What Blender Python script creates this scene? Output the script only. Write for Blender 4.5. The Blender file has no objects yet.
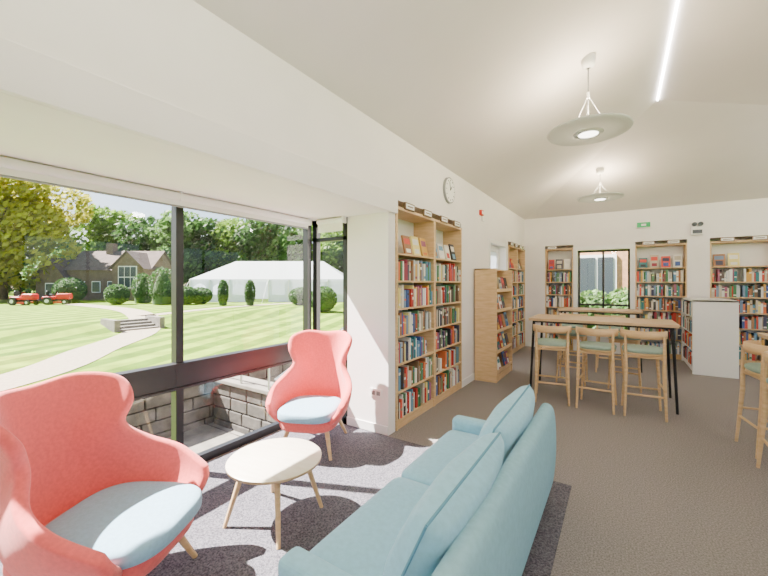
import bpy, math, random
from mathutils import Vector, Matrix
random.seed(7)
TH=math.radians(32.9)
FX,FY=-math.sin(TH),math.cos(TH)
RX,RY=math.cos(TH),math.sin(TH)
def out(d,lat): return (d*FX+lat*RX, d*FY+lat*RY)
def S(r,g,b):
    f=lambda c:(c/255/12.92) if c/255<=0.04045 else ((c/255+0.055)/1.055)**2.4
    return (f(r),f(g),f(b),1)
# ---------------------------------------------------------------- materials
def mat(name,col,rough=0.6,var=0.0,scale=20,bump=0.0,bscale=200,metal=0,spec=0.5,sheen=0,col2=None,stretch=None,emis=None):
    m=bpy.data.materials.new(name); m.use_nodes=True
    nt=m.node_tree; N=nt.nodes; L=nt.links; b=N['Principled BSDF']
    b.inputs['Base Color'].default_value=col; b.inputs['Roughness'].default_value=rough
    b.inputs['Metallic'].default_value=metal
    b.inputs['Specular IOR Level'].default_value=spec
    if sheen: b.inputs['Sheen Weight'].default_value=sheen
    tc=N.new('ShaderNodeTexCoord')
    src=tc.outputs['Object']
    if stretch:
        mp=N.new('ShaderNodeMapping'); mp.inputs['Scale'].default_value=stretch
        L.new(src,mp.inputs['Vector']); src=mp.outputs['Vector']
    if var or col2:
        n=N.new('ShaderNodeTexNoise'); n.inputs['Scale'].default_value=scale; n.inputs['Detail'].default_value=5
        L.new(src,n.inputs['Vector'])
        r=N.new('ShaderNodeValToRGB'); r.color_ramp.elements[0].position=0.35; r.color_ramp.elements[1].position=0.65
        c2=col2 or tuple([min(1,c*(1+var)) for c in col[:3]]+[1])
        c1=col if col2 else tuple([c*(1-var) for c in col[:3]]+[1])
        r.color_ramp.elements[0].color=c1; r.color_ramp.elements[1].color=c2
        L.new(n.outputs['Fac'],r.inputs['Fac']); L.new(r.outputs['Color'],b.inputs['Base Color'])
    if bump:
        n2=N.new('ShaderNodeTexNoise'); n2.inputs['Scale'].default_value=bscale; n2.inputs['Detail'].default_value=3
        L.new(src,n2.inputs['Vector'])
        bp=N.new('ShaderNodeBump'); bp.inputs['Strength'].default_value=bump; bp.inputs['Distance'].default_value=0.01
        L.new(n2.outputs['Fac'],bp.inputs['Height']); L.new(bp.outputs['Normal'],b.inputs['Normal'])
    if emis:
        b.inputs['Emission Color'].default_value=emis[0]; b.inputs['Emission Strength'].default_value=emis[1]
    return m
def attr_mat(name,rough=0.6,transl=0.0):
    m=bpy.data.materials.new(name); m.use_nodes=True
    nt=m.node_tree; N=nt.nodes; L=nt.links; b=N['Principled BSDF']
    a=N.new('ShaderNodeAttribute'); a.attribute_name='Col'
    L.new(a.outputs['Color'],b.inputs['Base Color']); b.inputs['Roughness'].default_value=rough
    if transl:
        t=N.new('ShaderNodeBsdfTranslucent'); L.new(a.outputs['Color'],t.inputs['Color'])
        mx=N.new('ShaderNodeMixShader'); mx.inputs[0].default_value=transl
        L.new(b.outputs[0],mx.inputs[1]); L.new(t.outputs[0],mx.inputs[2])
        L.new(mx.outputs[0],N['Material Output'].inputs['Surface'])
    return m
M={}
M['wall']=mat('wall_paint',S(242,236,236),0.7,0.015,3,0.05,300)
M['ceil']=mat('ceiling_paint',S(232,225,223),0.8,0.015,2)
M['trimw']=mat('white_gloss',S(242,240,240),0.35)
M['oak']=mat('oak',S(222,188,144),0.45,0,6,0.03,60,col2=S(206,170,124),stretch=(1,1,6))
M['oakh']=mat('oak_top',S(206,176,140),0.4,0,5,0.02,60,col2=S(186,154,118),stretch=(1,8,1))
M['black']=mat('black_frame',S(26,26,29),0.4)
M['blackm']=mat('black_metal',S(32,32,34),0.4,metal=0.3)
M['carpet']=mat('carpet',S(128,121,120),0.95,0,110,1.0,220,spec=0.1,col2=S(170,162,159))
M['inlay']=mat('carpet_dark',S(76,74,83),0.95,0,100,1.0,160,spec=0.1,col2=S(128,124,133))
M['coral']=mat('coral_fabric',S(234,102,100),0.85,0.06,60,0.3,500,sheen=0.25,spec=0.2)
M['seatb']=mat('seat_blue_fabric',S(146,182,208),0.85,0.06,60,0.3,500,sheen=0.2,spec=0.2)
M['sofa']=mat('sofa_fabric',S(152,202,222),0.8,0.05,40,0.25,450,sheen=0.2,spec=0.2)
M['sofad']=mat('sofa_back_fabric',S(144,186,200),0.8,0.05,40,0.25,450,spec=0.2)
M['pipe']=mat('sofa_piping',S(96,150,176),0.8)
M['sage']=mat('sage_fabric',S(150,172,160),0.85,0.05,40,0.2,400)
M['white']=mat('white_laminate',S(240,239,238),0.4)
M['tabtop']=mat('pale_top',S(234,224,210),0.35,0,6,col2=S(226,214,196),stretch=(1,6,1))
M['books']=attr_mat('book_covers',0.6)
M['leaf']=attr_mat('foliage',0.6,0.45)
M['steel']=mat('steel',S(180,180,180),0.3,metal=0.9)
M['grey']=mat('grey_plastic',S(140,142,145),0.5)
M['red']=mat('red_paint',S(210,44,30),0.4)
M['green']=mat('exit_green',S(20,140,80),0.5,emis=(S(30,170,90),0.4))
M['brown']=mat('brown_sign',S(120,92,70),0.6)
M['stone']=mat('stone',S(122,116,108),0.9,0.2,4,0.6,20)
M['stoned']=mat('stone_wall',S(84,79,74),0.9,0.3,5,0.8,12)
M['gravel']=mat('gravel',S(160,146,126),0.95,0.12,8,0.5,40)
M['trunk']=mat('bark',S(76,62,50),0.95,0.3,4,0.8,10)
M['roof']=mat('roof_tiles',S(96,80,74),0.9,0.2,2,0.6,6)
M['hwall']=mat('house_wall',S(114,94,80),0.9,0.15,2,0.3,5)
M['brick']=mat('brick_wall',S(200,148,112),0.9,0.2,6,0.4,20)
M['glassd']=mat('dark_pane',S(60,68,76),0.15)
M['blade']=mat('hill_green',S(58,82,42),0.95,0.2,0.2)
def tent(name,c,f):
    m=bpy.data.materials.new(name); m.use_nodes=True
    nt=m.node_tree;N=nt.nodes;L=nt.links;b=N['Principled BSDF']; b.inputs['Base Color'].default_value=c
    t=N.new('ShaderNodeBsdfTranslucent'); t.inputs['Color'].default_value=c
    mx=N.new('ShaderNodeMixShader'); mx.inputs[0].default_value=f
    L.new(b.outputs[0],mx.inputs[1]);L.new(t.outputs[0],mx.inputs[2]);L.new(mx.outputs[0],N['Material Output'].inputs['Surface'])
    return m
M['tent']=tent('marquee_canvas',S(226,230,238),.5)
M['disc']=tent('lamp_disc',S(204,206,204),.3)
def glassm():
    m=bpy.data.materials.new('window_glass'); m.use_nodes=True
    nt=m.node_tree;N=nt.nodes;L=nt.links
    for n in list(N):
        if n.type=='BSDF_PRINCIPLED': N.remove(n)
    t=N.new('ShaderNodeBsdfTransparent'); t.inputs['Color'].default_value=(0.97,0.98,0.98,1)
    g=N.new('ShaderNodeBsdfGlossy'); g.inputs['Roughness'].default_value=0.02
    mx=N.new('ShaderNodeMixShader'); mx.inputs[0].default_value=0.04
    L.new(t.outputs[0],mx.inputs[1]);L.new(g.outputs[0],mx.inputs[2]);L.new(mx.outputs[0],N['Material Output'].inputs['Surface'])
    return m
M['glass']=glassm()
def lampm(name,c,s):
    m=bpy.data.materials.new(name); m.use_nodes=True
    b=m.node_tree.nodes['Principled BSDF']; b.inputs['Base Color'].default_value=c
    b.inputs['Emission Color'].default_value=c; b.inputs['Emission Strength'].default_value=s
    return m
M['glow']=lampm('lamp_glow',(1,0.93,0.82,1),8)
M['strip']=lampm('led_strip',(1,0.97,0.92,1),40)
def lawnm():
    m=bpy.data.materials.new('lawn_grass'); m.use_nodes=True
    nt=m.node_tree;N=nt.nodes;L=nt.links;b=N['Principled BSDF']; b.inputs['Roughness'].default_value=0.95; b.inputs['Specular IOR Level'].default_value=0.1
    tc=N.new('ShaderNodeTexCoord'); mp=N.new('ShaderNodeMapping'); mp.inputs['Rotation'].default_value=(0,0,math.radians(-25))
    L.new(tc.outputs['Object'],mp.inputs['Vector'])
    w=N.new('ShaderNodeTexWave'); w.inputs['Scale'].default_value=0.22; w.inputs['Distortion'].default_value=0.3
    L.new(mp.outputs[0],w.inputs['Vector'])
    n=N.new('ShaderNodeTexNoise'); n.inputs['Scale'].default_value=1.2; n.inputs['Detail'].default_value=8
    L.new(tc.outputs['Object'],n.inputs['Vector'])
    r=N.new('ShaderNodeValToRGB'); r.color_ramp.elements[0].position=0.4;r.color_ramp.elements[1].position=0.6
    r.color_ramp.elements[0].color=S(86,116,30); r.color_ramp.elements[1].color=S(122,150,46)
    L.new(w.outputs['Fac'],r.inputs['Fac'])
    r2=N.new('ShaderNodeValToRGB'); r2.color_ramp.elements[0].color=(0.6,0.6,0.55,1); r2.color_ramp.elements[1].color=(1.2,1.15,1.15,1)
    r2.color_ramp.elements[0].position=0.3;r2.color_ramp.elements[1].position=0.7
    L.new(n.outputs['Fac'],r2.inputs['Fac'])
    mx=N.new('ShaderNodeMix'); mx.data_type='RGBA'; mx.blend_type='MULTIPLY'; mx.inputs['Factor'].default_value=1
    L.new(r.outputs[0],mx.inputs['A']);L.new(r2.outputs[0],mx.inputs['B']);L.new(mx.outputs['Result'],b.inputs['Base Color'])
    return m
M['lawn']=lawnm()
# ---------------------------------------------------------------- mesh builder
class MB:
    def __init__(s): s.v=[];s.f=[];s.m=[];s.s=[];s.c=[];s.mats=[];s.T=Matrix.Identity(4);s.col=(1,1,1,1);s.usecol=False
    def mi(s,k):
        if k not in s.mats: s.mats.append(k)
        return s.mats.index(k)
    def add(s,vs,fs,k,sm=False,col=None):
        o=len(s.v); s.v+= [tuple(s.T@Vector(p)) for p in vs]
        i=s.mi(k)
        for f in fs:
            s.f.append([o+a for a in f]); s.m.append(i); s.s.append(sm); s.c.append(col or s.col)
        if col: s.usecol=True
    def box(s,x0,x1,y0,y1,z0,z1,k,col=None):
        vs=[(x0,y0,z0),(x1,y0,z0),(x1,y1,z0),(x0,y1,z0),(x0,y0,z1),(x1,y0,z1),(x1,y1,z1),(x0,y1,z1)]
        s.add(vs,[(0,3,2,1),(4,5,6,7),(0,1,5,4),(1,2,6,5),(2,3,7,6),(3,0,4,7)],k,False,col)
    def tube(s,p0,p1,r0,r1,k,seg=14):
        p0=Vector(p0);p1=Vector(p1);d=(p1-p0).normalized()
        a=d.orthogonal().normalized();b=d.cross(a)
        vs=[]
        for p,r in((p0,r0),(p1,r1)):
            for i in range(seg):
                t=2*math.pi*i/seg; vs.append(p+a*math.cos(t)*r+b*math.sin(t)*r)
        s.add(vs,[(i,(i+1)%seg,seg+(i+1)%seg,seg+i) for i in range(seg)],k,True)
        s.add(vs,[tuple(range(seg-1,-1,-1)),tuple(range(seg,2*seg))],k,False)
    def path(s,pts,r,k,seg=8,closed=False):
        n=len(pts)
        for i in range(n if closed else n-1): s.tube(pts[i],pts[(i+1)%n],r,r,k,seg)
    def grid(s,rows,k,closeu=False,closev=False,sm=True,col=None):
        R=len(rows);C=len(rows[0]);vs=[p for r in rows for p in r];fs=[]
        for i in range(R if closev else R-1):
            for j in range(C if closeu else C-1):
                fs.append((i*C+j,i*C+(j+1)%C,((i+1)%R)*C+(j+1)%C,((i+1)%R)*C+j))
        s.add(vs,fs,k,sm,col)
    def lathe(s,prof,k,c=(0,0,0),seg=40,sx=1,sy=1):
        rows=[[(c[0]+r*sx*math.cos(2*math.pi*i/seg),c[1]+r*sy*math.sin(2*math.pi*i/seg),c[2]+z) for i in range(seg)] for r,z in prof]
        s.grid(rows,k,closeu=True)
    def sell(s,c,r,e1,e2,k,T=None,nu=40,nv=20,col=None):
        def p(a,e): return math.copysign(abs(a)**e,a)
        rows=[]
        for i in range(nv+1):
            v=-math.pi/2+math.pi*i/nv
            row=[]
            for j in range(nu):
                u=-math.pi+2*math.pi*j/nu
                q=Vector((r[0]*p(math.cos(v),e1)*p(math.cos(u),e2), r[1]*p(math.cos(v),e1)*p(math.sin(u),e2), r[2]*p(math.sin(v),e1)))
                if T: q=T@q
                row.append(q+Vector(c))
            rows.append(row)
        s.grid(rows,k,closeu=True,col=col)
    def build(s,name,loc=(0,0,0),rz=0,bevel=0,parent=None,seg=2):
        me=bpy.data.meshes.new(name); me.from_pydata(s.v,[],s.f)
        for k in s.mats: me.materials.append(M[k])
        me.polygons.foreach_set('material_index',s.m); me.polygons.foreach_set('use_smooth',s.s)
        if s.usecol:
            a=me.color_attributes.new('Col','FLOAT_COLOR','CORNER'); d=[]
            for f,c in zip(s.f,s.c): d+=list(c)*len(f)
            a.data.foreach_set('color',d)
        me.update()
        o=bpy.data.objects.new(name,me); bpy.context.scene.collection.objects.link(o)
        o.location=loc;o.rotation_euler=(0,0,rz)
        if bevel:
            b=o.modifiers.new('bevel','BEVEL'); b.width=bevel;b.segments=seg;b.limit_method='ANGLE';b.angle_limit=math.radians(50)
        if parent: o.parent=parent
        return o
def empty(name,loc=(0,0,0),rz=0):
    o=bpy.data.objects.new(name,None); o.location=loc;o.rotation_euler=(0,0,rz);o.empty_display_size=.1
    bpy.context.scene.collection.objects.link(o);return o
def cubes(name,boxes,bevel=0):
    b=MB()
    for x in boxes: b.box(*x)
    return b.build(name,bevel=bevel)
# ---------------------------------------------------------------- room shell
XW=-1.91; XB=-2.95; YR=3.03; YB=9.12; XR=5.5; Y0=-4.0
cubes('floor',[(XB-.05,XR+.1,Y0-.1,YB+.45,-1.0,0,'carpet')])
cubes('carpet_inlay',[(XB+.06,-.30,-1.45,3.01,0,.006,'inlay')])
cubes('wall_left',[
  (XW-.34,XW,YR+.13,YB+.4,2.35,3.12,'wall'),
  (XW-.34,XW,Y0,YR+.13,2.2,3.12,'wall'),
  (XW-.34,XW,4.99,6.3,0,2.35,'wall'),
  (XW-.34,XW,7.44,7.58,0,2.35,'wall'),
  (XW-.34,XW-.32,3.16,4.99,0,2.35,'wall'),(XW-.34,XW-.32,7.58,9.5,0,2.35,'wall'),
  (XW-.34,XW,Y0,-1.5,0,2.2,'wall'),
  (XW-.34,XW,6.3,7.44,2.28,2.35,'wall')])
cubes('trim_1',[(XW+.0005,XW+.035,Y0,YR+.13,2.2,2.39,'wall')],.004)
cubes('wall_bay_return',[(-2.42,XW,YR,YR+.13,0,2.2,'wall')])
cubes('wall_bay_end',[(XB-.05,XW-.34,-1.6,-1.5,-.5,2.2,'wall')])
cubes('ceiling_bay',[(XB-.08,XW-.34,-1.6,YR+.13,2.2,2.32,'wall')])
xs_b=[(-1.46,-.88),(.26,1.09),(1.42,2.32),(2.42,3.3),(3.4,4.3)]
bw=[(XW,XR,YB,YB+.4,2.35,3.1,'wall')]
prev=XW
edges=[(-1.46,-.88),(-.797,.175)]+xs_b[1:]
for a,b_ in edges:
    bw.append((prev,a,YB,YB+.34,0,2.35,'wall')); prev=b_
bw.append((prev,XR,YB,YB+.34,0,2.35,'wall'))
for a,b_ in xs_b: bw.append((a-.02,b_+.02,YB+.32,YB+.36,0,2.36,'wall'))
bw+= [(-.797,.175,YB+.05,YB+.34,0,.35,'wall'),(-.797,.175,YB,YB+.34,2.22,2.35,'wall')]
cubes('wall_back',bw)
cubes('wall_right',[(XR,XR+.2,Y0,YB+.4,0,.8,'wall'),(XR,XR+.2,Y0,YB+.4,2.6,3.4,'wall')]+[(XR,XR+.2,y,y+.5,.8,2.6,'wall') for y in (-4,-1,2,5,8.2)])
cubes('wall_rear',[(XW,XR,Y0-.2,Y0,0,.7,'wall'),(XW,XR,Y0-.2,Y0,2.6,4.1,'wall')]+[(x,x+.4,Y0-.2,Y0,.7,2.6,'wall') for x in(-1.91,.9,3.0,5.1)])
# ceiling
zr=3.84;xr=.40;yr=5.82;er=XR+.1;zR=zr-.123*(er-xr);yR=yr+(zr-zR)/.252
b=MB();b.add([(XW-.02,Y0-.1,3.0),(XW-.02,9.17,2.995),(xr,yr,zr),(xr,Y0-.1,zr),(er,Y0-.1,zR),(er,yR,zR),(er,9.17,2.995)],[(0,3,2,1),(3,4,5,2),(1,2,5,6)],'ceil')
c=b.build('ceiling'); so=c.modifiers.new('s','SOLIDIFY');so.thickness=.12;so.offset=1
if c.data.polygons[0].normal.z<0: so.offset=-1
cubes('ridge_light_strip',[(xr-.007,xr+.007,-3.5,yr-.02,zr-.02,zr-.008,'strip')])
cubes('baseboard_left',[(XW,XW+.012,4.99,6.3,0,.1,'trimw'),(XW,XW+.012,7.44,7.58,0,.1,'trimw')])
cubes('baseboard_return',[(-2.42,XW,YR-.012,YR,0.007,.09,'trimw')])
cubes('baseboard_back',[(XW+.02,-1.48,YB-.012,YB,0,.1,'trimw'),(-.87,-.80,YB-.012,YB,0,.1,'trimw'),(1.1,1.41,YB-.012,YB,0,.1,'trimw')])
# ---------------------------------------------------------------- windows
def pane(b,axis,c,a0,a1,z0,z1):
    if axis=='x': b.add([(c,a0,z0),(c,a1,z0),(c,a1,z1),(c,a0,z1)],[(0,1,2,3)],'glass')
    else: b.add([(a0,c,z0),(a1,c,z0),(a1,c,z1),(a0,c,z1)],[(0,1,2,3)],'glass')
b=MB()
for z0,z1,e in((0,.07,.03),(.66,.87,.035),(2.15,2.2,.03)): b.box(XB-.03,XB+e,-1.5,YR,z0,z1,'black')
b.box(XB+.035,XB+.06,-1.5,YR,.835,.87,'black'); b.box(XB+.035,XB+.05,-1.5,YR,.66,.68,'black')
for y in(-1.5,.04,1.54,2.97): b.box(XB-.035,XB+.038,y-.028,y+.03,0,2.2,'black')
for y0,y1 in((-1.47,.01),(.07,1.51),(1.57,2.94)):
    pane(b,'x',XB,y0,y1,.07,.66);pane(b,'x',XB,y0,y1,.87,2.15)
b.build('window_1')
b=MB()
for z0,z1 in((0,.07),(.66,.87),(1.96,2.0),(2.13,2.2)): b.box(XB+.03,-2.42,YR+.0,YR+.06,z0,z1,'black')
for x in(XB+.06,-2.45): b.box(x-.03,x+.03,YR,YR+.06,0,2.2,'black')
pane(b,'y',YR+.03,XB+.09,-2.48,.07,.66);pane(b,'y',YR+.03,XB+.09,-2.48,.87,1.96);pane(b,'y',YR+.03,XB+.09,-2.48,2.0,2.13)
b.build('window_2')
b=MB();b.tube((XB+.10,-1.45,2.165),(XB+.10,2.9,2.165),.03,.03,'trimw');b.box(XB+.095,XB+.105,-1.4,2.88,2.09,2.16,'trimw');b.tube((XB+.10,-1.4,2.09),(XB+.10,2.88,2.09),.008,.008,'grey')
for y in(-1.46,1.5,2.9): b.box(XB+.07,XB+.13,y,y+.015,2.13,2.2,'trimw')
b.build('roller_blind')
b=MB();b.tube((XB+.16,YR-.05,2.165),(-2.44,YR-.05,2.165),.028,.028,'trimw');b.box(XB+.16,-2.45,YR-.055,YR-.045,2.05,2.16,'trimw');b.box(-2.44,-2.425,YR-.08,YR-.01,2.13,2.2,'trimw');b.build('roller_blind')
b=MB()   # back window
for a,b_ in((-.797,-.76),(.138,.175),(-.33,-.29)): b.box(a,b_,YB+.18,YB+.24,.35,2.22,'black')
for z in(.35,1.0,2.18): b.box(-.797,.175,YB+.18,YB+.24,z,z+.04,'black')
pane(b,'y',YB+.21,-.76,.14,.39,2.18);
b.box(-.86,-.797,YB-.012,YB+.02,.3,2.3,'trimw');b.box(.175,.235,YB-.012,YB+.02,.3,2.3,'trimw');b.box(-.86,.235,YB-.014,YB+.02,2.22,2.30,'trimw');b.box(-.88,.25,YB-.06,YB+.18,.33,.37,'trimw')
b.build('window_3')
b=MB()
for i,y in enumerate((-3.5,-.5,2.5,5.5)):
    e=2.5 if i<3 else 2.7
    pane(b,'x',XR+.1,y,y+e,.8,2.6)
    for yy in(y,y+e/2-.03,y+e-.05): b.box(XR+.07,XR+.13,yy,yy+.05,.8,2.6,'black')
b.build('window_right_added')  # unseen right-wall windows, added to let sky light into the room
b=MB()
for x,e in((-1.51,2.41),(1.3,1.7),(3.4,1.7)):
    pane(b,'y',Y0-.1,x,x+e,.7,2.6)
    for xx in(x,x+e/2,x+e-.05): b.box(xx,xx+.05,Y0-.13,Y0-.07,.7,2.6,'black')
b.build('window_rear_added')  # windows behind the camera, added as an extra source of daylight
b=MB() # glazed door left wall with frame
b.box(XW-.2,XW+.012,6.3,6.37,0,2.28,'trimw');b.box(XW-.2,XW+.012,7.37,7.44,0,2.28,'trimw');b.box(XW-.2,XW+.012,6.37,7.37,2.21,2.28,'trimw')
b.box(XW-.16,XW-.12,6.37,6.5,0,2.21,'trimw');b.box(XW-.16,XW-.12,7.24,7.37,0,2.21,'trimw');b.box(XW-.16,XW-.12,6.5,7.24,0,.4,'trimw');b.box(XW-.16,XW-.12,6.5,7.24,2.1,2.21,'trimw')
b.box(XW-.145,XW-.14,6.5,7.24,.4,2.1,'tent');b.tube((XW-.1,7.3,.9),(XW-.1,7.3,1.15),.01,.01,'steel')
b.build('door_1')
# ---------------------------------------------------------------- bookcases
PAL=[S(*c) for c in [(190,60,52),(62,88,150),(50,120,130),(228,220,204),(242,238,230),(86,76,70),(160,112,78),(64,124,84),(216,168,84),(220,116,72),(120,142,172),(44,44,52),(196,186,166),(150,56,76),(104,150,180),(236,220,140),(190,200,205),(160,90,120),(66,68,92),(236,236,236),(120,92,72),(96,140,104),(214,80,66),(206,196,182),(232,228,222)]]
def row_books(b,x0,x1,z,h,yf,dep,fill=1.0):
    x=x0
    while x<x1-.045:
        if random.random()>fill: x+=random.uniform(.02,.12); continue
        if random.random()<.03: x+=random.uniform(.02,.06)
        w=random.uniform(.014,.046)
        hh=h*random.uniform(.72,.95) if random.random()<.8 else h*random.uniform(.6,.72)
        if x+w>x1: break
        c=random.choice(PAL); y=yf+random.uniform(.0,.022); d=dep*random.uniform(.6,.75)
        b.box(x,x+w-.0015,y,y+d,z,z+hh,'books',c)
        r=random.random()
        if r<.55:
            c2=random.choice(PAL) if r<.3 else S(235,232,225); zz=z+hh*random.choice((.62,.7,.12,.4))
            b.box(x+.001,x+w-.0025,y-.0008,y+.002,zz,zz+hh*random.uniform(.06,.18),'books',c2)
        x+=w
def face_books(b,x0,x1,z,h,y,n):
    w=(x1-x0)/n
    for i in range(n):
        if random.random()<.1: continue
        cx=x0+w*(i+.5); ww=min(w*.85,.17)*random.uniform(.8,1); hh=h*random.uniform(.7,.92); c=random.choice(PAL)
        T=b.T.copy(); b.T=T@Matrix.Translation((cx,y,z))@Matrix.Rotation(math.radians(-12),4,'X')
        b.box(-ww/2,ww/2,0,.02,0,hh,'books',c)
        c2=random.choice(PAL); b.box(-ww*.38,ww*.38,-.001,.002,hh*.55,hh*.85,'books',c2)
        b.box(-ww*.3,ww*.3,-.001,.002,hh*.1,hh*random.uniform(.2,.45),'books',random.choice(PAL))
        b.T=T
def sign(b,cx,y,z,w=.2,h=.075):
    b.box(cx-w/2,cx+w/2,y,y+.02,z,z+h,'brown'); b.box(cx-w/2+.012,cx+w/2-.012,y-.002,y,z+.012,z+h-.012,'white')
    b.box(cx-w/2+.04,cx+w/2-.04,y-.003,y-.001,z+h*.42,z+h*.58,'brown')
def bookcase(loc,rz,W,H=2.28,rows=6,D=.29,rh=.285):
    root=empty('bookcase',loc,rz)
    b=MB();t=.024
    b.box(0,t,0,D,0,H,'oak');b.box(W-t,W,0,D,0,H,'oak');b.box(t,W-t,D-.01,D,0,H,'white');b.box(0,W,-.003,D,H-.03,H,'oak')
    b.box(t,W-t,.01,D,0,.08,'oak')
    z=.08
    zs=[]
    for i in range(rows+1):
        b.box(t,W-t,.004,D-.01,z,z+.02,'oak'); zs.append(z+.02); z+=rh
    b.build('carcass',parent=root,bevel=.0015,seg=1)
    k=MB()
    for i in range(rows): row_books(k,t+.004,W-t-.004,zs[i],rh-.03,0.005,D,.985)
    face_books(k,t+.02,W-t-.02,zs[rows]+.004,.29,.05,max(3,int(W/.19)))
    k.build('books',parent=root)
    g=MB(); sign(g,W*.27,-.02,H-.01); 
    if W>.7: sign(g,W*.75,-.02,H-.01)
    g.build('shelf_label',parent=root)
    return root
bookcase((XW+.015,3.17,0),math.pi/2,.90)
bookcase((XW+.015,4.075,0),math.pi/2,.90)
bookcase((XW+.015,7.59,0),math.pi/2,.75)
bookcase((XW+.015,8.345,0),math.pi/2,.76)
for a,b_ in xs_b: bookcase((a,YB+.005,0),0,b_-a)
root=empty('magazine_display_rack',(-1.55,5.5,0),math.pi/2)
b=MB();W=.95;D=.34
b.box(0,.025,0,D,0,1.72,'oak');b.box(W-.025,W,0,D,0,1.72,'oak');b.box(.025,W-.025,D-.02,D,0,1.72,'oak');b.box(0,W,.12,D,1.70,1.72,'oak');b.box(.025,W-.025,.01,D,0,.1,'oak')
k=MB()
for i in range(5):
    z=.12+i*.31
    b.box(.025,W-.025,.01,D-.02,z,z+.015,'oak');b.box(.025,W-.025,.005,.015,z,z+.05,'oak')
    face_books(k,.04,W-.04,z+.018,.28,.03+.006*i,5)
b.build('rack',parent=root,bevel=.003);k.build('magazines',parent=root)
root=empty('low_bookshelf',(1.0,7.8,0))
b=MB();L_=1.28
b.box(0,.56,0,.03,0,1.22,'white');b.box(0,.56,L_-.03,L_,0,1.22,'white');b.box(0,.56,0,L_,1.19,1.22,'white');b.box(.27,.29,.03,L_-.03,0,1.19,'white');b.box(.03,.53,.03,L_-.03,0,.08,'white')
k=MB()
for i in range(4):
    z=.08+i*.28; b.box(.01,.55,.03,L_-.03,z,z+.02,'white')
    k.T=Matrix.Translation((0,L_,0))@Matrix.Rotation(-math.pi/2,4,'Z'); row_books(k,.04,L_-.04,z+.02,.25,.01,.26,.97)
    k.T=Matrix.Translation((.56,0,0))@Matrix.Rotation(math.pi/2,4,'Z'); row_books(k,.04,L_-.04,z+.02,.25,.01,.26,.97)
b.build('carcass',parent=root,bevel=.003);k.build('books',parent=root)
# ---------------------------------------------------------------- wall things
r=empty('wall_clock',(XW,4.51,2.72),0);b=MB()
b.tube((0,0,0),(.03,0,0),.17,.17,'grey',40);b.tube((.03,0,0),(.033,0,0),.155,.155,'white',40)
for i in range(12):
    a=i*math.pi/6;c,s_=math.cos(a),math.sin(a);b.tube((.035,c*.12,s_*.12),(.035,c*.138,s_*.138),.004,.004,'black',6)
b.tube((.037,0,0),(.037,.05,.06),.005,.004,'black',6);b.tube((.037,0,0),(.037,-.03,.11),.004,.003,'black',6)
b.build('clock_body',parent=r)
b=MB();b.box(XW,XW+.04,5.78,5.90,2.60,2.68,'red');b.box(XW+.04,XW+.045,5.8,5.88,2.615,2.665,'white');b.box(XW,XW+.015,5.9,6.0,2.52,2.62,'white');b.build('fire_alarm_sounder')
b=MB();b.box(.28,.52,YB-.05,YB,2.62,2.74,'white');b.box(.29,.51,YB-.055,YB-.05,2.63,2.73,'green');b.box(.36,.44,YB-.058,YB-.054,2.66,2.70,'white');b.build('exit_sign')
b=MB();b.box(1.14,1.32,YB-.08,YB,2.42,2.56,'white');b.box(1.16,1.30,YB-.085,YB-.08,2.44,2.51,'glassd');b.tube((1.19,YB-.08,2.62),(1.19,YB-.02,2.62),.04,.04,'glassd');b.tube((1.28,YB-.08,2.62),(1.28,YB-.02,2.62),.04,.04,'glassd');b.box(1.15,1.31,YB-.03,YB,2.56,2.66,'white');b.build('emergency_light')
b=MB();b.box(-2.12,-1.98,YR-.012,YR,.36,.44,'white');b.box(-2.10,-2.06,YR-.015,YR-.012,.38,.42,'grey');b.box(-2.04,-2.0,YR-.015,YR-.012,.38,.42,'grey');b.build('wall_socket')
b=MB();b.tube((.12,3.3,3.745),(.12,3.3,3.71),.04,.036,'white');b.tube((.12,3.3,3.71),(.12,3.3,3.69),.02,.015,'grey');b.build('smoke_detector')
# ---------------------------------------------------------------- pendants
def ceilz(x,y):
    z=3.0+.3636*(x-XW) if x<xr else zr-.123*(x-xr)
    return min(z,zr-.252*(y-yr))
def pendant(x,y,z,E=85,c=(1,.92,.82)):
    r=empty('pendant_lamp',(x,y,z));b=MB();R=.345
    b.lathe([(0.001,.03),(.1,.03),(.2,.022),(.30,.022),(R,.03),(R+.006,.02),(R,.008),(.30,0),(.2,0),(.1,0),(.001,0)],'disc')
    b.lathe([(.001,-.012),(.11,-.012),(.125,0),(.11,.001)],'disc');b.lathe([(.001,-.015),(.08,-.015),(.085,-.011)],'glow')
    H=ceilz(x,y)-z
    for a in range(3):
        t=a*2.094+.5;b.tube((.20*math.cos(t),.20*math.sin(t),.02),(0,0,H*.5),.003,.003,'grey',6)
    b.tube((0,0,.03),(0,0,H-.02),.006,.006,'grey',8)
    b.tube((0,0,H*.46),(0,0,H*.54),.014,.014,'white')
    b.lathe([(.02,-.07),(.055,-.05),(.06,.04),(.001,.04)],'white',c=(0,0,H-.03))
    b.build('disc_shade',parent=r)
    l=bpy.data.lights.new('uplight','POINT');l.energy=E;l.color=c;l.shadow_soft_size=.12
    o=bpy.data.objects.new('uplight',l);bpy.context.scene.collection.objects.link(o);o.parent=r;o.location=(0.0,0,.17)
WM=(1,.82,.56)
for p in((-.25,3.9,2.9,75,WM),(-.29,7.3,2.95,60,WM),(-.25,.4,2.9,65),(-.25,-2.6,2.9,65),(3.2,.4,2.9),(3.2,3.9,2.9,105),(3.2,7.0,2.9,100),(3.2,-2.6,2.9)): pendant(*p)  # the warm pair hangs in view; the others are unseen, added to brighten the interior
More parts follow.
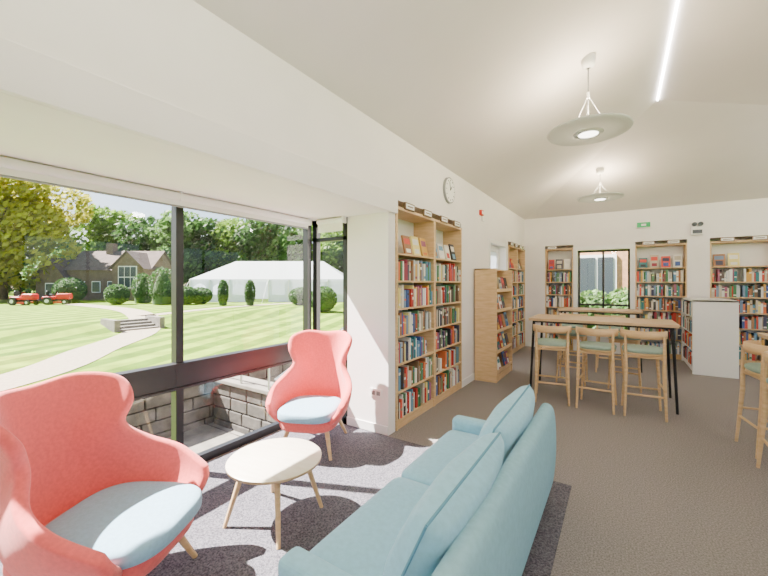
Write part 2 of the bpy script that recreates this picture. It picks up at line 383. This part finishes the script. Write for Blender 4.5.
# ---------------------------------------------------------------- high tables & stools
def table(x0,x1,y0,y1,h=1.02):
    cx,cy=(x0+x1)/2,(y0+y1)/2;w=(x1-x0)/2;d=(y1-y0)/2
    b=MB();b.box(-w,w,-d,d,h-.035,h,'oakh')
    for sx in(-1,1):
        for sy in(-1,1): b.tube((sx*(w-.06),sy*(d-.06),h-.04),(sx*(w-.02),sy*(d-.02),0),.018,.014,'blackm')
    b.box(-w+.06,w-.06,-d+.05,-d+.07,h-.06,h-.035,'blackm');b.box(-w+.06,w-.06,d-.07,d-.05,h-.06,h-.035,'blackm')
    b.box(-w+.05,-w+.07,-d+.06,d-.06,h-.06,h-.035,'blackm');b.box(w-.07,w-.05,-d+.06,d-.06,h-.06,h-.035,'blackm')
    b.build('high_table',(cx,cy,0),bevel=.004)
table(-1.06,.57,5.30,6.05);table(-.98,.32,7.45,8.1);table(1.12,1.85,3.3,4.95)
def stool(x,y,rz):
    b=MB()
    for sx in(-1,1):
        b.tube((sx*.15,.14,.71),(sx*.19,.19,0),.018,.012,'oak')
        b.tube((sx*.19,-.21,0),(sx*.175,-.17,.5),.012,.019,'oak');b.tube((sx*.175,-.17,.5),(sx*.18,-.165,.91),.019,.013,'oak')
        b.tube((sx*.18,-.185,.33),(sx*.175,.17,.33),.010,.010,'oak')
        b.tube((sx*.16,-.16,.66),(sx*.155,.14,.66),.014,.014,'oak')
    b.tube((-.178,.175,.25),(.178,.175,.25),.011,.011,'oak');b.tube((-.178,-.19,.25),(.178,-.19,.25),.011,.011,'oak')
    b.tube((-.15,.14,.67),(.15,.14,.67),.013,.013,'oak');b.tube((-.16,-.16,.67),(.16,-.16,.67),.013,.013,'oak')
    b.sell((0,0,.70),(.2,.19,.018),.4,.7,'oak');b.sell((0,0,.735),(.205,.195,.036),.6,.7,'sage')
    rows=[]
    for r,z in((.225,.878),(.228,.91),(.226,.960),(.216,.964),(.208,.960),(.21,.91),(.207,.878),(.216,.874)):
        rows.append([(r*math.cos(t),r*.95*math.sin(t)+.0,z) for t in [math.radians(-172+164*i/24) for i in range(25)]])
    b.grid(rows,'oak',closev=True)
    for t in(0,24): b.add([r[t] for r in rows],[tuple(range(8))],'oak')
    b.build('bar_stool',(x,y,0),rz)
for x,y,r in((-.74,5.14,.14),(-.24,5.14,-.05),(.22,5.16,.06),(-.62,6.25,math.pi),(.05,6.27,math.pi),(-.7,7.3,0),(-.15,7.3,0),(1.16,4.56,-math.pi/2+.15),(1.15,3.95,-math.pi/2)): stool(x,y,r)
# ---------------------------------------------------------------- coffee table
b=MB();h=.385
b.lathe([(.001,h),(.285,h),(.292,h-.006)],'tabtop',seg=64);b.lathe([(.292,h-.006),(.290,h-.022),(.27,h-.028),(.001,h-.028)],'oak',seg=64)
for sx in(-1,1):
    for sy in(-1,1):
        b.tube((sx*.13,sy*.13,h-.028),(sx*.21,sy*.21,0),.019,.012,'oak')
b.tube((-.13,-.13,h-.045),(.13,.13,h-.045),.014,.014,'oak');b.tube((-.13,.13,h-.045),(.13,-.13,h-.045),.014,.014,'oak')
b.build('coffee_table',(-1.85,1.58,0.006),math.radians(8))
# ---------------------------------------------------------------- armchairs
ST=[[(.20,-.28,.30),(.27,-.32,.34),(.33,-.34,.40),(.355,-.325,.465)],
 [(.25,-.14,.27),(.33,-.14,.37),(.375,-.14,.47),(.395,-.14,.57)],
 [(.25,.04,.26),(.31,.06,.39),(.335,.06,.52),(.345,.02,.645)],
 [(.21,.16,.26),(.26,.19,.42),(.26,.19,.60),(.26,.10,.76)],
 [(.15,.22,.26),(.20,.26,.44),(.195,.27,.68),(.315,.08,.885)],
 [(.09,.25,.26),(.14,.29,.45),(.16,.32,.74),(.34,.18,1.0)],
 [(.04,.26,.26),(.07,.31,.45),(.09,.35,.76),(.21,.32,1.05)],
 [(0,.265,.26),(0,.315,.45),(0,.36,.76),(0,.36,1.035)]]
def cr(P,n):
    res=[]
    for i in range(len(P)-1):
        p0=P[max(i-1,0)];p1=P[i];p2=P[i+1];p3=P[min(i+2,len(P)-1)]
        for k in range(n):
            t=k/n
            res.append(.5*((2*p1)+(-p0+p2)*t+(2*p0-5*p1+4*p2-p3)*t*t+(-p0+3*p1-3*p2+p3)*t**3))
    res.append(P[-1]);return res
def armchair(x,y,rz,sc=(1,1,1)):
    root=empty('armchair',(x,y,0.006),rz);root.scale=sc
    sts=[[Vector(p) for p in s] for s in ST]
    full=[[Vector((-p.x,p.y,p.z)) for p in s] for s in sts]+sts[-2::-1]
    cols=[cr(s,4) for s in full]
    lv=[cr([c[i] for c in cols],4) for i in range(len(cols[0]))]
    b=MB();b.grid(lv,'coral');o=b.build('shell',parent=root)
    so=o.modifiers.new('s','SOLIDIFY');so.thickness=.055;so.offset=0
    ss=o.modifiers.new('ss','SUBSURF');ss.levels=1;ss.render_levels=1
    b=MB();b.sell((0,-.04,.295),(.285,.33,.08),.5,.55,'coral',nu=56)
    b.build('seat_base',parent=root)
    b=MB();b.sell((0,-.115,.375),(.285,.30,.05),.4,.6,'seatb',nu=56);b.build('seat_cushion',parent=root)
    b=MB()
    for sx in(-1,1):
        b.tube((sx*.18,-.20,.26),(sx*.26,-.31,0),.024,.014,'oak');b.tube((sx*.17,.15,.26),(sx*.25,.30,0),.024,.014,'oak')
    b.build('legs',parent=root)
def face(dx,dy): return math.atan2(dy,dx)+math.pi/2
armchair(-2.09,.735,face(.87,.49),(1,1,.965))
armchair(-2.38,2.50,face(.42,-.9),(.9,.94,.97))
# ---------------------------------------------------------------- sofa
root=empty('sofa',(0,0,.006))
b=MB()
ya,yb=.92,2.72
b.box(-1.04,-.46,ya+.05,yb-.05,.13,.28,'sofa')
b.box(-1.08,-.42,ya,ya+.11,.10,.47,'sofa');b.box(-1.08,-.42,yb-.11,yb,.10,.47,'sofa')
b.build('frame',parent=root,bevel=.03,seg=4)
b=MB()
pts=[(-.50,.10),(-.50,.40),(-.47,.65),(-.44,.675),(-.39,.665),(-.365,.62),(-.355,.35),(-.38,.12),(-.40,.10)]
rows=[]
for y,sc in((ya-.004,.86),(ya+.01,.97),(ya+.03,1),(yb-.03,1),(yb-.01,.97),(yb+.004,.86)):
    rows.append([(-.43+(p[0]+.43)*sc,y,.38+(p[1]-.38)*(.9+.1*sc)) for p in pts])
b.grid(rows,'sofad',closeu=True,sm=True);b.add(rows[0],[tuple(range(9))],'sofad');b.add(rows[-1],[tuple(range(9))],'sofad')
o=b.build('back_panel',parent=root);
ss=o.modifiers.new('ss','SUBSURF');ss.levels=2;ss.render_levels=2
b=MB()
for y in((ya+.11+1.82)/2,(1.82+yb-.11)/2):
    b.sell((-.80,y,.33),(.285,.392,.075),.3,.14,'sofa',nu=96,nv=24)
for y,zz,rr,an in((1.40,.575,0.02,24),(2.22,.59,0.05,16)):
    T2=Matrix.Rotation(math.radians(an),3,'Y')@Matrix.Rotation(rr,3,'X')
    n=24
    for side in(1,-1):
        rows=[]
        for i in range(n+1):
            row=[]
            for j in range(n+1):
                u=-1+2*i/n;v=-1+2*j/n
                t=max(0,(1-u**4))**.5*max(0,(1-v**4))**.5
                pin=1-.05*(u*u*v*v)
                yy=u*.415*pin; z_=v*.215*pin
                yy*=1-.04*(1-v*v)*abs(u)**3; z_*=1-.06*(1-u*u)*abs(v)**3
                w=.095*t**.8*(1+.06*math.sin(5*u+2*v)+.03*math.sin(9*v-6*u*v))
                row.append(T2@Vector((side*w,yy,z_))+Vector((-.575,y,zz)))
            rows.append(row)
        b.grid(rows,'sofa')
        if side==1:
            per=[rows[0][j] for j in range(n)]+[rows[i][n] for i in range(n)]+[rows[n][j] for j in range(n,0,-1)]+[rows[i][0] for i in range(n,0,-1)]
            b.path(per,.0055,'pipe',6,True)
b.build('cushions',parent=root)
b=MB()
for x in(-1.0,-.45):
    for y in(ya+.08,yb-.08): b.tube((x,y,.12),(x,y,0),.02,.015,'blackm')
b.build('legs',parent=root)
# ---------------------------------------------------------------- outdoors
def gz(x): 
    t=min(1,max(0,(-x-20)/2.5));return -.9+.4*t*t*(3-2*t)
xs=[-140,-110,-80,-60,-45,-35,-28,-24]+[-23+.5*i for i in range(8)]+[-18,-14,-10,-6,-3.05,0,6,20,60]
ys=[-60,-30,-10,0,10,20,30,50,80,140]
b=MB();b.grid([[(x,y,gz(x)) for x in xs] for y in ys],'lawn')
b.build('lawn')
def strip(name,pts,w,k):
    b=MB();rows=[]
    P=cr([Vector(p) for p in pts],8)
    for i,p in enumerate(P):
        d=(P[min(i+1,len(P)-1)]-P[max(i-1,0)]).normalized();q=Vector((-d.y,d.x))
        rows.append([((p+q*w/2*s).x,(p+q*w/2*s).y,gz((p+q*w/2*s).x)+.02) for s in(1,.5,0,-.5,-1)])
    b.grid(rows,k);b.build(name)
strip('gravel_path',[(-9,-6),(-12.2,2.0),(-16,5.5),(-19.5,8.4),(-24,10.5),(-32,12.5),(-44,13)],1.5,'gravel')
strip('gravel_path',[(-24,10.5),(-27,18),(-27,28),(-25,40)],1.0,'gravel')
b=MB()
for i in range(4): b.box(-.3-.0,1.2-.4*i,-.9,.9,-.6+.12*i-.3,-.48+.12*i-.3,'stone')
b.box(-.3,1.3,-1.15,-.9,-.95,-.3,'stone');b.box(-.3,1.3,.9,1.15,-.95,-.3,'stone')
b.build('lawn_steps',(-21.6,8.8,0))
b=MB();b.box(-6.8,-3.1,1.5,7.5,-1.0,-.86,'stone')
for i in range(6):
    b.box(-6.8,-3.1,1.5+i,1.52+i,-.87,-.855,'stoned')
for i in range(4): b.box(-6.8+i*.95,-6.78+i*.95,1.5,7.5,-.87,-.855,'stoned')
b.build('terrace_paving')
b=MB();random.seed(3)
for r in range(4):
    y=1.6+random.uniform(0,.2)
    while y<7:
        l=random.uniform(.3,.6);b.box(-6.15,-5.8,y,y+l-.02,-.95+r*.2,-.765+r*.2,'stoned');y+=l
b.box(-6.2,-5.76,1.55,7.1,-.15,-.08,'stone')
for r in range(4):
    x=-5.75
    while x<-4.4:
        l=random.uniform(.3,.5);b.box(x,x+l-.02,3.6,3.9,-.95+r*.2,-.765+r*.2,'stoned');x+=l
b.box(-5.76,-4.3,3.56,3.94,-.15,-.08,'stone')
b.build('garden_stonework',bevel=.015)
b=MB()
for i in range(5): b.box(-4.25,-3.3,3.7+.3*i,5.6,-.88+.15*i,-.74+.15*i,'stone')
b.build('stone_steps',bevel=.01)
b=MB()
for x in(-4.22,-3.35):
    b.tube((x,3.75,-.75),(x,3.75,.15),.02,.02,'steel');b.tube((x,5.2,-.2),(x,5.2,.7),.02,.02,'steel');b.tube((x,3.6,.08),(x,5.35,.75),.022,.022,'steel');b.tube((x,3.75,-.2),(x,5.2,.35),.014,.014,'steel')
b.tube((-4.27,3.6,.28),(-5.7,3.6,.28),.02,.02,'steel')
for x in(-4.35,-5.0,-5.65): b.tube((x,3.6,-.1),(x,3.6,.28),.016,.016,'steel')
b.build('handrail')
# foliage
def leaves(b,c,r,n,size,base,cone=False,shell=.6):
    for _ in range(n):
        v=Vector((random.gauss(0,1),random.gauss(0,1),random.gauss(0,1)))
        if v.length<.01: continue
        v.normalize();k=random.uniform(shell,1)**.5
        p=Vector((v.x*r[0]*k,v.y*r[1]*k,v.z*r[2]*k))
        p+=Vector(c)
        a=Vector((random.uniform(-1,1),random.uniform(-1,1),random.uniform(-1,1))).normalized()
        q=a.orthogonal().normalized()*size*random.uniform(.6,1.2);w=a.cross(q).normalized()*size*.6*random.uniform(.6,1.2)
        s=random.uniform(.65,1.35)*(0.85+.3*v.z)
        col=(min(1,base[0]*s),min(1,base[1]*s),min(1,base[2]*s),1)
        b.add([p-q,p-w,p+q,p+w],[(0,1,2,3)],'leaf',False,col)
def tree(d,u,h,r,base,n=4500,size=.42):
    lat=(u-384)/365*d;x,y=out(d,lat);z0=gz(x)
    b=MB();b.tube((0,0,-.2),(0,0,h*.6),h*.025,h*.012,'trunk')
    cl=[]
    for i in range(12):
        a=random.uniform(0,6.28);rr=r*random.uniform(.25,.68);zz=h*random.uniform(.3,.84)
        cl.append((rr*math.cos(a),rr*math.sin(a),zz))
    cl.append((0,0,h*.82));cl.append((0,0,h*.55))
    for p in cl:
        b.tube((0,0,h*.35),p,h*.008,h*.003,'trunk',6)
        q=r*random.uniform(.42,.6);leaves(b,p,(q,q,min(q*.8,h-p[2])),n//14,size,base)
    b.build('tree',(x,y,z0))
YG=S(182,178,52);MG=S(112,144,56);DG=S(62,94,46);BG=S(98,132,70)
for a in [(44,4,16.2,8.6,YG,14000),(50,-60,15,7,MG),(60,62,10,4.5,BG),(62,108,15.2,5,MG),(58,150,13,4.5,DG),(55,175,14,4.5,BG),(58,205,12.5,5,DG),(60,235,12.8,5,MG),(56,262,13.2,4.5,DG),(58,292,12.5,5,BG),(60,325,11.5,5,MG),(60,360,12,5,DG),(66,20,8,5,DG),(66,80,8,5,DG),(64,130,9.5,5,BG),(70,400,12,6,MG)]: tree(*a)
for u,d,h,r in((143,36,3.0,.9),(163,34,3.5,1.1),(223,32,2.3,.42),(250,32,2.3,.42)):
    x,y=out(d,(u-384)/365*d);b=MB();b.tube((0,0,-.1),(0,0,h*.7),.06,.03,'trunk')
    b.lathe([(r*.75,.05),(r*.8,h*.25),(r*.6,h*.55),(r*.3,h*.8),(.02,h*.95)],'blade',seg=16);leaves(b,(0,0,h*.5),(r*1.05,r*1.05,h*.5),1400,.1,DG,False,.8);b.build('topiary_bush',(x,y,gz(x)))
for u,d,h,r in((117,34,1.9,1.0),(186,34,1.7,1.0),(200,35,1.6,1.1),(323,30,2.1,1.15),(300,33,1.6,1.0),(70,37,2.6,1.4)):
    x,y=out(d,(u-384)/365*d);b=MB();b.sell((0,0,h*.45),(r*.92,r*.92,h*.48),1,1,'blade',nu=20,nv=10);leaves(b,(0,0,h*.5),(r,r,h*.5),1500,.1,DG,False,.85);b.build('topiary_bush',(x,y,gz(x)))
b=MB()
for i in range(26):
    u=-80+i*20;x,y=out(72,(u-384)/365*72)
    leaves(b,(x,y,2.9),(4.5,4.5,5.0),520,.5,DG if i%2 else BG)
b.build('hedgerow')
def gable(b,x0,x1,y0,y1,z0,ze,zr_,k1,k2,axis='x',o=.3):
    b.box(x0,x1,y0,y1,z0,ze,k1)
    if axis=='x':
        ym=(y0+y1)/2
        b.add([(x0,y0,ze),(x0,y1,ze),(x0,ym,zr_)],[(0,1,2)],k1);b.add([(x1,y0,ze),(x1,y1,ze),(x1,ym,zr_)],[(0,1,2)],k1)
        b.add([(x0-o,y0-o,ze-.15),(x1+o,y0-o,ze-.15),(x1+o,ym,zr_+.1),(x0-o,ym,zr_+.1),(x0-o,y1+o,ze-.15),(x1+o,y1+o,ze-.15)],[(0,1,2,3),(3,2,5,4)],k2)
    else:
        xm=(x0+x1)/2
        b.add([(x0,y0,ze),(x1,y0,ze),(xm,y0,zr_)],[(0,1,2)],k1);b.add([(x0,y1,ze),(x1,y1,ze),(xm,y1,zr_)],[(0,1,2)],k1)
        b.add([(x0-o,y0-o,ze-.15),(x0-o,y1+o,ze-.15),(xm,y1+o,zr_+.1),(xm,y0-o,zr_+.1),(x1+o,y0-o,ze-.15),(x1+o,y1+o,ze-.15)],[(0,1,2,3),(3,2,5,4)],k2)
x,y=out(42,-33.0);b=MB()
gable(b,-3.5,6,0,5,-.1,3.6,5.8,'hwall','roof');gable(b,-6.5,-3.2,-.6,4.5,-.1,2.6,4.8,'hwall','roof','y')
gable(b,2.6,6.1,-1.2,2,-.1,3.7,5.5,'hwall','roof','y')
b.box(-.5,.3,2,2.8,4.5,6.8,'hwall')
for wx in(-2.4,-.6,1.2): b.box(wx,wx+1,-.05,.02,.9,2.2,'trimw');b.box(wx+.08,wx+.92,-.08,0,.98,2.12,'glassd')
b.box(3.3,5.4,-1.25,-1.1,1.4,3.9,'trimw')
for i in range(3): b.box(3.4+i*.66,3.98+i*.66,-1.28,-1.1,1.5,2.6,'glassd');b.box(3.4+i*.66,3.98+i*.66,-1.28,-1.1,2.7,3.8,'glassd')
b.box(-5.4,-4.3,-.65,-.5,.7,2,'trimw');b.box(-5.3,-4.4,-.68,-.5,.8,1.9,'glassd')
b.build('house',(x,y,-.5),TH)
# marquee
x,y=out(38,-12.0);b=MB();w=8.2;ez=2.4;rz_=4.5
b.add([(-w,0,ez),(w,0,ez),(w,8,ez),(-w,8,ez),(-w+3.2,4,rz_),(w-3.2,4,rz_)],[(0,1,5,4),(2,3,4,5),(0,4,3),(1,2,5)],'tent')
for i in range(33):
    x0=-w+i*w/16.5;x1=x0+w/16.5
    b.add([(x0,-.04,ez),(x1,-.04,ez),(x1,-.04,ez-.25),((x0+x1)/2,-.04,ez-.38),(x0,-.04,ez-.25)],[(0,1,2,3,4)],'tent')
b.box(-w,-w+.03,0,8,0,ez,'tent');b.box(w-.03,w,0,8,0,ez,'tent')
for i in range(8):
    x0=-w+i*w/4;b.tube((x0,-.02,0),(x0,-.02,ez),.05,.05,'trimw')
    if i==3: continue
    b.box(x0+.05,x0+w/4-.05,0,.02,0,.8,'tent')
    b.box(x0+.05,x0+.35,0,.02,.8,ez,'tent');b.box(x0+w/4-.35,x0+w/4-.05,0,.02,.8,ez,'tent')
    n=8;xa,xb=x0+.35,x0+w/4-.35;top=[(xa+(xb-xa)*j/n,.01,1.55+.4*math.sin(math.pi*j/n)) for j in range(n+1)]
    b.add(top+[(xb,.01,ez),(xa,.01,ez)],[tuple(range(n+3))],'tent')
    b.add([(xa,.015,.8),(xb,.015,.8)]+top[::-1],[tuple(range(n+3))],'glass')
b.box(-w,w,7.97,8,0,ez,'tent')
b.tube((w,-.02,0),(w,-.02,ez),.05,.05,'trimw')
for sx in(-1,0,1): b.tube((sx*(w-.1),-.1,ez),(sx*(w+.2),-2.2,0),.015,.015,'trimw',6)
b.build('marquee_tent',(x,y,-.5),TH)
def mower(d,u,rz):
    x,y=out(d,(u-384)/365*d);b=MB()
    b.sell((.55,0,.75),(.55,.35,.28),.4,.3,'red');b.sell((-.5,0,.62),(.5,.42,.16),.4,.3,'red');b.box(-.9,.9,-.25,.25,.35,.5,'black')
    b.sell((-.45,0,.85),(.24,.24,.07),.5,.5,'black');b.sell((-.68,0,1.05),(.07,.24,.25),.5,.5,'black')
    b.tube((.1,0,.8),(-.05,0,1.1),.02,.02,'black');b.tube((-.05,0,1.1),(-.07,0,1.12),.16,.16,'black')
    for sy in(-1,1):
        b.tube((-.55,sy*.38,.36),(-.55,sy*.58,.36),.36,.36,'black',20);b.tube((-.55,sy*.56,.36),(-.55,sy*.59,.36),.16,.16,'trimw',16)
        b.tube((.7,sy*.36,.25),(.7,sy*.52,.25),.25,.25,'black',20);b.tube((.7,sy*.51,.25),(.7,sy*.53,.25),.11,.11,'trimw',16)
    b.box(-.1,.5,-.55,.55,.12,.3,'red')
    b.build('ride_on_mower',(x,y,gz(x)),rz)
mower(33,24,TH);mower(34,57,TH+.4)
b=MB();gable(b,-3.2,5,15,20,-1,4.2,6,'brick','roof')
for x0 in(-1.3,1.2,3):
    b.box(x0,x0+1.2,14.93,15.05,.9,2.5,'trimw')
    for i in range(2): b.box(x0+.08+i*.55,x0+.55+i*.55,14.9,15.05,1.0,2.4,'glassd')
b.build('brick_building')
for xx,yy,r,h in((-1.7,12.6,.9,2.5),(-.7,12.9,.8,2.2),(.2,13,.8,2.3),(1.2,12.8,.9,2.2)):
    b=MB();b.sell((0,0,h*.45),(r*.9,r*.9,h*.47),1,1,'blade',nu=20,nv=10);leaves(b,(0,0,h*.5),(r,r,h*.5),1200,.08,BG,False,.85);b.build('garden_shrub',(xx,yy,-.9))
# ---------------------------------------------------------------- light
w=bpy.data.worlds.new('World');bpy.context.scene.world=w;w.use_nodes=True
nt=w.node_tree;bg=nt.nodes['Background'];sk=nt.nodes.new('ShaderNodeTexSky');sk.sky_type='NISHITA'
sk.sun_disc=False;sk.sun_elevation=math.radians(46);sk.sun_rotation=math.radians(-100);sk.dust_density=2;sk.air_density=1.0;sk.ozone_density=2.0
nt.links.new(sk.outputs[0],bg.inputs[0]);bg.inputs[1].default_value=.40
l=bpy.data.lights.new('sun','SUN');l.energy=58.0;l.angle=math.radians(.6);l.color=(1,.94,.85)
o=bpy.data.objects.new('sun',l);bpy.context.scene.collection.objects.link(o)
el=math.radians(51)
dv=Vector((.92,.39,0)).normalized()*math.cos(el);dv.z=-math.sin(el)
o.rotation_euler=dv.to_track_quat('-Z','Y').to_euler();o.location=(-20,-6,20)
# ---------------------------------------------------------------- camera
cd=bpy.data.cameras.new('camera');cd.sensor_width=36;cd.lens=365/768*36;cd.shift_y=-5/768;cd.clip_end=500
co=bpy.data.objects.new('camera',cd);bpy.context.scene.collection.objects.link(co)
co.location=(0,0,1.5);co.rotation_euler=(math.pi/2,0,TH);bpy.context.scene.camera=co
